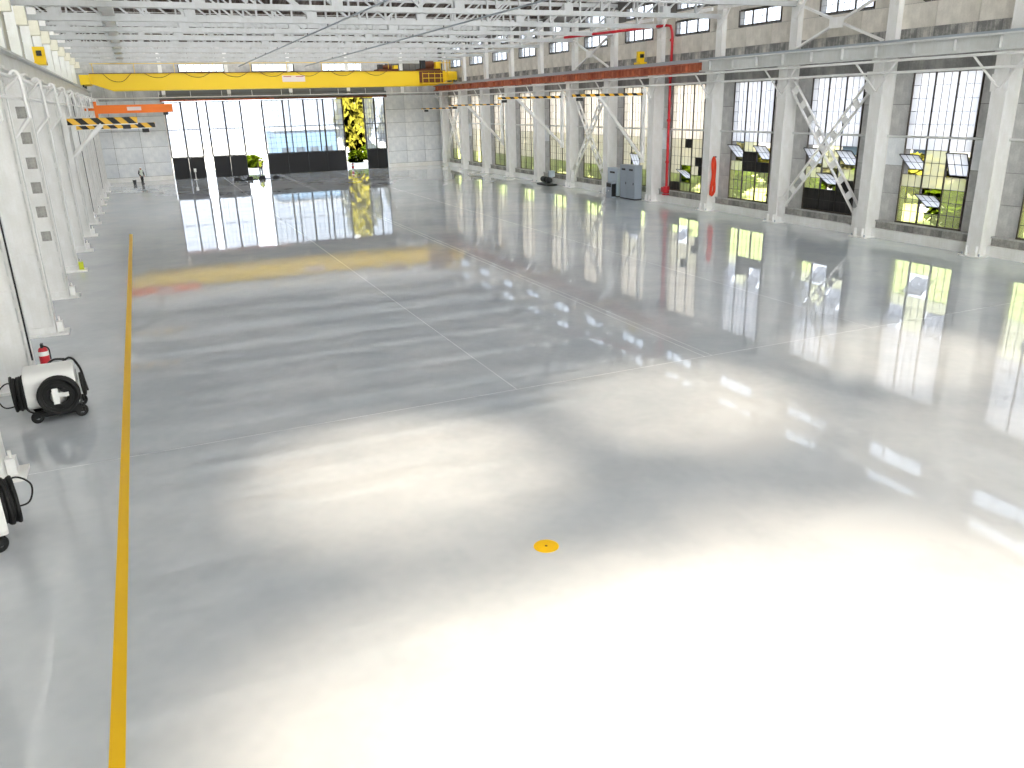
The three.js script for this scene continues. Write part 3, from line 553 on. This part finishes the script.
{
  const c = thing('pump_unit', 'small dark pump unit on the floor between fifth and sixth columns', 'pump', [35.1, 0, -70.8]);
  mesh('skid', bx(1.0, 0.12, 2.4), M.dark, c).position.y = 0.06; const t = mesh('motor', new THREE.CapsuleGeometry(0.28, 0.6, 4, 14), M.black, c); t.rotation.x = Math.PI / 2; t.position.set(0, 0.5, -0.5);
  mesh('pump_housing', new THREE.SphereGeometry(0.32, 14, 10), M.dark, c).position.set(0, 0.48, 0.45); mesh('control_head', rbox(0.5, 0.6, 0.5, 0.04), M.cabinet, c).position.set(0.2, 1.05, 0.6); pipe(c, 'outlet_pipe', M.dark, V(0, 0.6, 0.45), V(0, 1.3, 0.45), 0.07);
}
{
  const p = thing('riser_pipe', 'bright red vertical fire main rising beside the right windows', 'pipe', [0, 0, 0]);
  tube(p, 'pipe_run', M.red, [V(36.25, 0.9, -52.6), V(36.25, 5, -52.6), V(36.25, 9, -52.6), V(36.25, 12.0, -52.6), V(36.2, 12.45, -52.75), V(36.0, 12.5, -53.4), V(35.4, 12.5, -56), V(33.5, 12.5, -64)], 0.1, false, 60);
  mesh('valve_body', cyl(0.24, 0.5, 14), M.red, p).position.set(36.25, 0.95, -52.6); mesh('base_flange', cyl(0.3, 0.08, 14), M.red, p).position.set(36.25, 0.6, -52.6);
  for (const y of [3, 6, 9, 11.5]) mesh('coupling', cyl(0.14, 0.18, 12), M.red, p).position.set(36.25, y, -52.6);
  box(p, 'valve_wheel', M.red, 35.9, 35.96, 0.8, 1.15, -52.78, -52.42);
}
{
  const p = thing('hose_roll', 'orange red rolled hose hanging on the ninth window wall column', 'hose', [36.0, 0, -46.68]);
  tube(p, 'hose', M.redOrange, [V(0, 3.6, 0), V(-0.12, 3.2, 0.06), V(-0.05, 2.4, 0.08), V(-0.14, 1.6, 0.06), V(-0.1, 1.05, 0.04), V(0.1, 1.3, 0.08), V(0.05, 2.2, 0.1), V(0.08, 3.2, 0.06)], 0.1, true, 50); box(p, 'hook', M.dark, -0.05, 0.2, 3.6, 3.68, -0.03, 0.03);
}
function extinguisher(label, pos) {
  const e = thing('fire_extinguisher', label, 'extinguisher', pos);
  lathe(e, 'cylinder', M.red, [[0, 0.02], [0.1, 0.02], [0.115, 0.06], [0.115, 0.5], [0.09, 0.58], [0.035, 0.62], [0, 0.62]]); lathe(e, 'label_band', M.hat, [[0.117, 0.4], [0.118, 0.41], [0.118, 0.5], [0.117, 0.51]]); lathe(e, 'base_band', M.hat, [[0.117, 0.02], [0.118, 0.03], [0.118, 0.13], [0.117, 0.14]]);
  box(e, 'valve', M.dark, -0.03, 0.03, 0.6, 0.7, -0.05, 0.08); tube(e, 'hose', M.rubber, [V(0, 0.66, 0.06), V(0.13, 0.6, 0.1), V(0.14, 0.3, 0.05)], 0.018, false, 14); e.scale.setScalar(1.25); return e;
}
extinguisher('red and white fire extinguisher standing behind the white cable machine', [-3.72, 0, -27.6]);
extinguisher('red extinguisher beside the garden gap in the hangar doors', [24.2, 0, -104.0]);

// ---------------------------------------------------------------- cable machines
function machine(label, pos, turn) {
  const g = thing('cable_machine', label, 'machine', pos, 'cable machines by the left columns'); g.rotation.y = turn;
  const sh = new THREE.Shape(); sh.moveTo(-0.45, 0.36); sh.lineTo(0.28, 0.36); sh.quadraticCurveTo(0.5, 0.4, 0.5, 0.62); sh.lineTo(0.42, 1.0); sh.quadraticCurveTo(0.38, 1.2, 0.15, 1.24); sh.lineTo(-0.42, 1.28); sh.quadraticCurveTo(-0.5, 1.28, -0.5, 1.18); sh.lineTo(-0.5, 0.44); sh.closePath();
  mesh('body', new THREE.ExtrudeGeometry(sh, { depth: 1.12, bevelEnabled: true, bevelSize: 0.025, bevelThickness: 0.03, bevelSegments: 2, curveSegments: 8 }).translate(0, 0, -0.56).rotateY(-Math.PI / 2), M.hat, g);
  box(g, 'side_grille', M.greyGirder, 0.595, 0.605, 0.75, 1.15, -0.4, -0.12); for (let k = 0; k < 4; k++) box(g, 'grille_slot', M.dark, 0.604, 0.61, 0.8 + k * 0.08, 0.83 + k * 0.08, -0.37, -0.15);
  box(g, 'chassis', M.black, -0.3, 0.62, 0.2, 0.38, -0.42, 0.62); box(g, 'axle_beam', M.black, -0.52, 0.68, 0.16, 0.26, 0.38, 0.56); box(g, 'axle_beam', M.black, -0.52, 0.68, 0.16, 0.26, -0.45, -0.3);
  for (const [x, z] of [[-0.42, 0.5], [0.6, 0.5], [-0.42, -0.4], [0.6, -0.4]]) { const w = mesh('caster', new THREE.TorusGeometry(0.11, 0.055, 8, 18), M.rubber, g); w.position.set(x, 0.165, z); w.rotation.y = 0.5; const h = mesh('hub', cyl(0.05, 0.1, 10), M.chrome, w); h.rotation.x = Math.PI / 2; box(g, 'caster_fork', M.black, x - 0.08, x + 0.08, 0.15, 0.28, z - 0.08, z + 0.08); }
  const coil = (name, cx, cy, cz, r, ry, n, tilt = 0) => {
    const c = new THREE.Group(); c.name = name; g.add(c); c.position.set(cx, cy, cz); c.rotation.set(tilt, ry, 0, 'YXZ');
    for (let k = 0; k < n; k++) { const t = mesh('cable_loop', new THREE.TorusGeometry(r - 0.018 * (k % 4) - rnd() * 0.03, 0.038, 7, 34), M.rubber, c); t.position.set((rnd() - 0.5) * 0.03, (rnd() - 0.5) * 0.04, (k - n / 2) * 0.032); t.rotation.x = (rnd() - 0.5) * 0.12; t.rotation.y = (rnd() - 0.5) * 0.12; }
    return c;
  };
  const fc = coil('front_coil', 0.16, 0.72, 0.66, 0.46, 0, 9, -0.12);
  for (let k = 0; k < 4; k++) { const t = mesh('cable_loop', new THREE.TorusGeometry(0.39 - k * 0.05, 0.045, 7, 30), M.rubber, fc); t.position.set(0, -0.01 * k, 0.02); }
  for (let k = 0; k < 5; k++) { const t = mesh('cable_loop', new THREE.TorusGeometry(0.36 - k * 0.045, 0.036, 7, 30, 3.6), M.rubber, fc); t.position.set(0.04, -0.05, 0.05 + k * 0.01); t.rotation.z = 3.3 + k * 0.2; }
  box(fc, 'coil_hanger', M.hat, -0.13, 0.01, -0.2, 0.2, 0.12, 0.17); box(fc, 'coil_hanger', M.hat, 0, 0.24, -0.03, 0.07, 0.12, 0.17);
  coil('side_coil', -0.72, 0.74, 0.1, 0.44, Math.PI / 2, 9); coil('side_coil', 0.74, 0.7, -0.05, 0.3, Math.PI / 2, 2);
  tube(g, 'loose_cable', M.rubber, [V(-0.7, 0.95, 0.2), V(-0.95, 1.1, 0.25), V(-1.2, 0.85, 0.3), V(-1.1, 0.5, 0.32), V(-0.75, 0.5, 0.3)], 0.018, false, 30);
  tube(g, 'loose_cable', M.rubber, [V(-0.66, 0.5, 0.35), V(-0.55, 0.38, 0.6), V(-0.3, 0.3, 0.66), V(-0.1, 0.38, 0.66), V(-0.05, 0.6, 0.62)], 0.025, false, 30);
  tube(g, 'handle', M.black, [V(0.3, 1.25, -0.45), V(0.52, 1.36, -0.5), V(0.7, 1.15, -0.3), V(0.78, 0.85, 0.1), V(0.82, 0.6, 0.25)], 0.032, false, 24); tube(g, 'top_hose', M.black, [V(0.0, 1.28, -0.5), V(0.15, 1.36, -0.5), V(0.4, 1.34, -0.5)], 0.03, false, 12);
  return g;
}
machine('white wheeled machine hung with black cable coils behind the nearest left column', [-3.1, 0, -23.1], 0.06);
machine('white wheeled machine with black cable coils cut off by the left image edge', [-3.97, 0, -15.8], Math.PI + 0.3);

// ---------------------------------------------------------------- people (one continuous body, clothes as children)
function field(bones, res, size, cy, pad) {
  const mc = new MarchingCubes(res, new THREE.MeshBasicMaterial(), false, false, 60000); mc.isolation = 0;
  const P = new THREE.Vector3(), ab = new THREE.Vector3(), ap = new THREE.Vector3();
  for (let z = 0; z < res; z++) for (let y = 0; y < res; y++) for (let x = 0; x < res; x++) {
    P.set((x / res * 2 - 1) * size, (y / res * 2 - 1) * size + cy, (z / res * 2 - 1) * size); let d = 1e3;
    for (const [a, b, ra, rb] of bones) { ab.copy(b).sub(a); ap.copy(P).sub(a); const t = Math.min(1, Math.max(0, ap.dot(ab) / Math.max(1e-6, ab.lengthSq()))), q = ap.addScaledVector(ab, -t).length() - (ra + (rb - ra) * t) - pad, h = Math.max(0, 0.05 - Math.abs(d - q)) / 0.05; d = Math.min(d, q) - h * h * 0.05 * 0.25; }
    mc.field[x + y * res + z * res * res] = -d;
  }
  mc.update();
  const g = new THREE.BufferGeometry(), n = mc.count;
  const p = mc.positionArray.slice(0, n * 3), nn = mc.normalArray.slice(0, n * 3);
  for (let i = 0; i < n; i++) { p[i * 3] *= size; p[i * 3 + 1] = p[i * 3 + 1] * size + cy; p[i * 3 + 2] *= size; }
  g.setAttribute('position', new THREE.BufferAttribute(p, 3)); g.setAttribute('normal', new THREE.BufferAttribute(nn, 3)); return g;
}
function person(label, pos, turn, vestMat, trouserMat) {
  const g = thing('person', label, 'person', pos); g.rotation.y = turn;
  const limb = (s, f) => [[V(s * 0.1, 0.92, 0), V(s * 0.11, 0.5, 0.05 + f), 0.095, 0.06], [V(s * 0.11, 0.5, 0.05 + f), V(s * 0.12, 0.09, f), 0.06, 0.04], [V(s * 0.12, 0.05, f - 0.03), V(s * 0.14, 0.04, f + 0.16), 0.045, 0.035]];
  const arm = (s) => [[V(s * 0.19, 1.42, 0), V(s * 0.27, 1.15, -0.02), 0.058, 0.045], [V(s * 0.27, 1.15, -0.02), V(s * 0.26, 0.92, 0.12), 0.042, 0.032], [V(s * 0.26, 0.92, 0.12), V(s * 0.25, 0.84, 0.17), 0.036, 0.028]];
  const torso = [[V(0, 0.95, 0), V(0, 1.15, 0), 0.13, 0.125], [V(0, 1.15, 0), V(0, 1.36, 0), 0.125, 0.13], [V(-0.13, 1.4, 0), V(0.13, 1.4, 0), 0.075, 0.075]];
  const head = [[V(0, 1.45, 0), V(0, 1.56, 0.01), 0.055, 0.055], [V(0, 1.62, 0.02), V(0, 1.69, 0.01), 0.085, 0.095], [V(0, 1.6, 0.09), V(0, 1.63, 0.12), 0.02, 0.015], [V(-0.095, 1.65, 0), V(0.095, 1.65, 0), 0.02, 0.02]];
  const fingers = []; for (const s of [-1, 1]) for (let k = 0; k < 4; k++) fingers.push([V(s * 0.25, 0.84, 0.15 + k * 0.017), V(s * 0.245, 0.75 + Math.abs(k - 1.5) * 0.01, 0.17 + k * 0.018), 0.011, 0.009]);
  for (const s of [-1, 1]) fingers.push([V(s * 0.24, 0.88, 0.17), V(s * 0.22, 0.81, 0.23), 0.012, 0.01]);
  const all = [...limb(-1, 0.08), ...limb(1, -0.08), ...arm(-1), ...arm(1), ...torso, ...head, ...fingers];
  mesh('body', field(all, 84, 1.0, 0.9, 0), M.skin, g);
  mesh('trousers', field([...limb(-1, 0.08).slice(0, 2), ...limb(1, -0.08).slice(0, 2), torso[0]], 64, 1.0, 0.9, 0.016), trouserMat, g);
  mesh('jacket', field([...arm(-1).slice(0, 2), ...arm(1).slice(0, 2), ...torso], 64, 1.0, 0.9, 0.018), M.cloth, g);
  mesh('safety_vest', field(torso, 64, 1.0, 0.9, 0.032), vestMat, g);
  mesh('boots', field([limb(-1, 0.08)[2], limb(1, -0.08)[2]], 84, 1.0, 0.9, 0.012), M.black, g);
  lathe(g, 'hard_hat', M.hat, [[0.15, 1.7], [0.125, 1.715], [0.118, 1.77], [0.07, 1.82], [0, 1.83]], 18).position.z = 0.01;
  for (const s of [-1, 1]) mesh('eye', new THREE.SphereGeometry(0.014, 8, 6), M.black, g).position.set(s * 0.035, 1.665, 0.098);
  return g;
}
person('person in dark clothes and pale vest standing by the far left wall', [-0.35, 0, -100.6], 0.5, M.paleVest, M.cloth);
person('person in a yellow safety vest standing in the gap between hangar doors', [13.1, 0, -105.2], -0.3, M.hivis, M.jeans);
{
  const b = thing('bucket', 'dark bucket on the floor beside the person at the far wall', 'bucket', [-1.15, 0, -101.0]); lathe(b, 'pail', M.dark, [[0, 0.01], [0.16, 0.01], [0.2, 0.42], [0.21, 0.43], [0.19, 0.42], [0.15, 0.03]]); tube(b, 'handle', M.steel, [V(-0.2, 0.42, 0), V(-0.12, 0.58, 0), V(0.12, 0.58, 0), V(0.2, 0.42, 0)], 0.012, false, 16);
  const p = thing('floor_stand', 'slim pale stand in front of the leftmost hangar door', 'stand', [5.4, 0, -102.6]); lathe(p, 'base', M.greyGirder, [[0, 0.05], [0.2, 0.05], [0.22, 0]]); pipe(p, 'pole', M.greyGirder, V(0, 0.05, 0), V(0, 1.05, 0), 0.05); box(p, 'sign_plate', M.hat, -0.14, 0.14, 0.85, 1.25, 0.05, 0.07);
  [[9.4, -97.2, 0], [10.8, -97.6, 1], [12.2, -97.8, 2], [13.6, -97.0, 3]].forEach(([x, z, k]) => {
    const c = thing('hose_coil', `black coiled hose lying on the floor before the hangar doors, ${ORD[k + 1]} from the left`, 'hose', [x, 0, z], 'hose coils before the doors');
    for (let i = 0; i < 4; i++) { const t = mesh('hose_loop', new THREE.TorusGeometry(0.36 - i * 0.03, 0.05, 8, 26), M.rubber, c); t.rotation.x = Math.PI / 2; t.position.set(i * 0.02, 0.05 + i * 0.085, (i % 2) * 0.03); }
    tube(c, 'hose_end', M.rubber, [V(0.36, 0.05, 0), V(0.6, 0.05, 0.2), V(0.85, 0.05, 0.1)], 0.045, false, 12);
  });
}

// ---------------------------------------------------------------- high bay lamps over the near floor
function lamp(x, z, power, label, cone = 0.37) {
  const g = thing('high_bay_lamp', label, 'lamp', [x, 11.6, z], 'high bay lamps');
  lathe(g, 'shade', M.lampShade, [[0.09, 0.42], [0.14, 0.36], [0.2, 0.12], [0.36, -0.02], [0.37, -0.03], [0.35, -0.02], [0.19, 0.11], [0.13, 0.34]], 24); lathe(g, 'housing', M.greyGirder, [[0, 0.7], [0.1, 0.68], [0.12, 0.44], [0, 0.42]]); pipe(g, 'stem', M.greyGirder, V(0, 0.68, 0), V(0, 1.0, 0), 0.02, 6);
  const b = mesh('bulb', new THREE.SphereGeometry(0.13, 14, 10), M.bulb, g); b.position.y = 0.06;
  const s = new THREE.SpotLight(0xffecd0, power, 0, cone, 1, 2); s.position.set(0, 0.06, 0); s.target.position.set(0, -5, 0); s.castShadow = true; s.shadow.radius = 6; g.add(s, s.target); return g;
}
lamp(4.2, -15.4, 350, 'high bay lamp over the floor left of the yellow disc, out of view above');
lamp(12.0, -16.4, 270, 'high bay lamp over the floor right of the yellow disc, out of view above');
lamp(20.3, -16.6, 270, 'high bay lamp nearest the windows, out of view above');
lamp(3.7, -6.3, 600, 'high bay lamp over the foreground, out of view above', 0.5);
lamp(8.8, -6.0, 500, 'second high bay lamp over the foreground, out of view above', 0.5);
lamp(16.6, -10.6, 120, 'high bay lamp over the right foreground, out of view above');

// ---------------------------------------------------------------- outdoors
{
  const g = thing('ground', 'pale paved ground outside the hall', 'ground', [0, 0, 0], null, S);
  box(g, 'paving', M.ground, -60, 140, -0.6, -0.32, -220, 60); box(g, 'apron', M.ground, DX0 - 4, DX1 + 6, -0.31, -0.01, ZF - 40, ZF - 0.42);
}
function crown(n, leaf) {
  const P = [], N = []; const nrm = V(0, 0, 0);
  for (let i = 0; i < n; i++) {
    const u = rnd() * 2 - 1, a = rnd() * 6.283, r = Math.cbrt(0.25 + 0.75 * rnd()), q = Math.sqrt(1 - u * u), lump = 0.82 + 0.18 * Math.sin(a * 3 + u * 5);
    const c = V(q * Math.cos(a) * r * lump, u * r, q * Math.sin(a) * r * lump), d = V(rnd() - 0.5, rnd() - 0.5, rnd() - 0.5).normalize(), e = V(rnd() - 0.5, rnd() - 0.5, rnd() - 0.5).cross(d).normalize();
    const v = [c.clone().addScaledVector(d, -leaf), c.clone().addScaledVector(e, leaf * 0.5), c.clone().addScaledVector(d, leaf), c.clone().addScaledVector(e, -leaf * 0.5)]; nrm.crossVectors(d, e).normalize();
    for (const k of [0, 1, 2, 0, 2, 3]) { P.push(v[k].x, v[k].y, v[k].z); N.push(nrm.x, nrm.y, nrm.z); }
  }
  const g = new THREE.BufferGeometry(); g.setAttribute('position', new THREE.Float32BufferAttribute(P, 3)); g.setAttribute('normal', new THREE.Float32BufferAttribute(N, 3)); return g;
}
const crownA = crown(1500, 0.15), crownB = crown(1300, 0.17);
function plant(name, label, cat, x, z, rx, ry, y0, mat, geo, group) {
  const t = thing(name, label, cat, [x, -0.32, z], group);
  const trunk = mesh('trunk', new THREE.CylinderGeometry(0.1, 0.18, y0 + ry * 0.8, 8), M.bark, t); trunk.position.y = (y0 + ry * 0.8) / 2;
  const f = mesh('foliage', geo, mat, t); f.position.y = y0 + ry; f.scale.set(rx, ry, rx); f.userData.kind = 'stuff'; return t;
}
for (let i = 0; i < 12; i++) {
  const zc = (zR[i] + zR[i + 1]) / 2;
  plant('bush', `green bush outside the right windows, at the ${ORD[i + 1]} window from the far corner`, 'bush', 43.5 + rnd(), zc - 3 - i * 0.1, 2.2, 1.3 + rnd() * 0.3, 0.1, M.leaf, crownB, 'bushes outside the right windows');
  plant('tree', `sunlit yellow green tree outside the right windows, behind the ${ORD[i + 1]} bush`, 'tree', 51 + rnd() * 2, zc - 8, 3.15, 1.5 + rnd() * 0.4, 0.5, i % 2 ? M.leafYellow : M.leafPale, crownA, 'trees outside the right windows');
}
plant('palm_like_tree', 'tall yellow green tree filling the garden gap between the hangar doors', 'tree', 30.2, -126, 3.3, 5.6, 1.2, M.leafYellow, crownA);
plant('garden_tree', 'yellow tree behind the narrow right hangar door', 'tree', 37.5, -127, 3.9, 4.0, 1.0, M.leafPale, crownA);
plant('garden_bush', 'dark green bush low in the garden gap', 'bush', 28.2, -118.5, 1.5, 1.0, 0.0, M.leaf, crownB);
plant('garden_bush', 'second green bush in the garden gap further back', 'bush', 31.4, -122.5, 1.6, 1.3, 0.0, M.leaf, crownB);
plant('door_bush', 'dark green bush seen through the wide open door gap', 'bush', 13.8, -119, 1.6, 1.0, 0.0, M.leaf, crownB);
{
  const b = thing('blue_building', 'low pale blue building outside behind the middle hangar doors', 'building', [0, -0.3, 0]);
  box(b, 'wall', M.blueBuilding, 16.8, 25.2, 0, 5.0, -124, -116.5); box(b, 'roof', M.paleBuilding, 16.5, 25.5, 5.0, 5.25, -124.3, -116.2);
  for (let k = 0; k < 4; k++) { const w = box(b, 'window', M.darkGlass, 17.6 + k * 1.9, 18.8 + k * 1.9, 1.4, 2.8, -116.5, -116.44); void w; }
  const w = thing('yard_building', 'long cream building beyond the trees outside the right windows', 'building', [0, -0.3, 0]);
  box(w, 'wall', M.paleBuilding, 64, 72, 0, 4.2, -160, -20); box(w, 'roof', M.ground, 63.5, 72.5, 4.2, 4.5, -160.5, -19.5); for (let k = 0; k < 16; k++) box(w, 'window', M.darkGlass, 63.94, 64, 1.6, 3.4, -155 + k * 8.4, -151.5 + k * 8.4);
}
renderer.render(scene, camera);
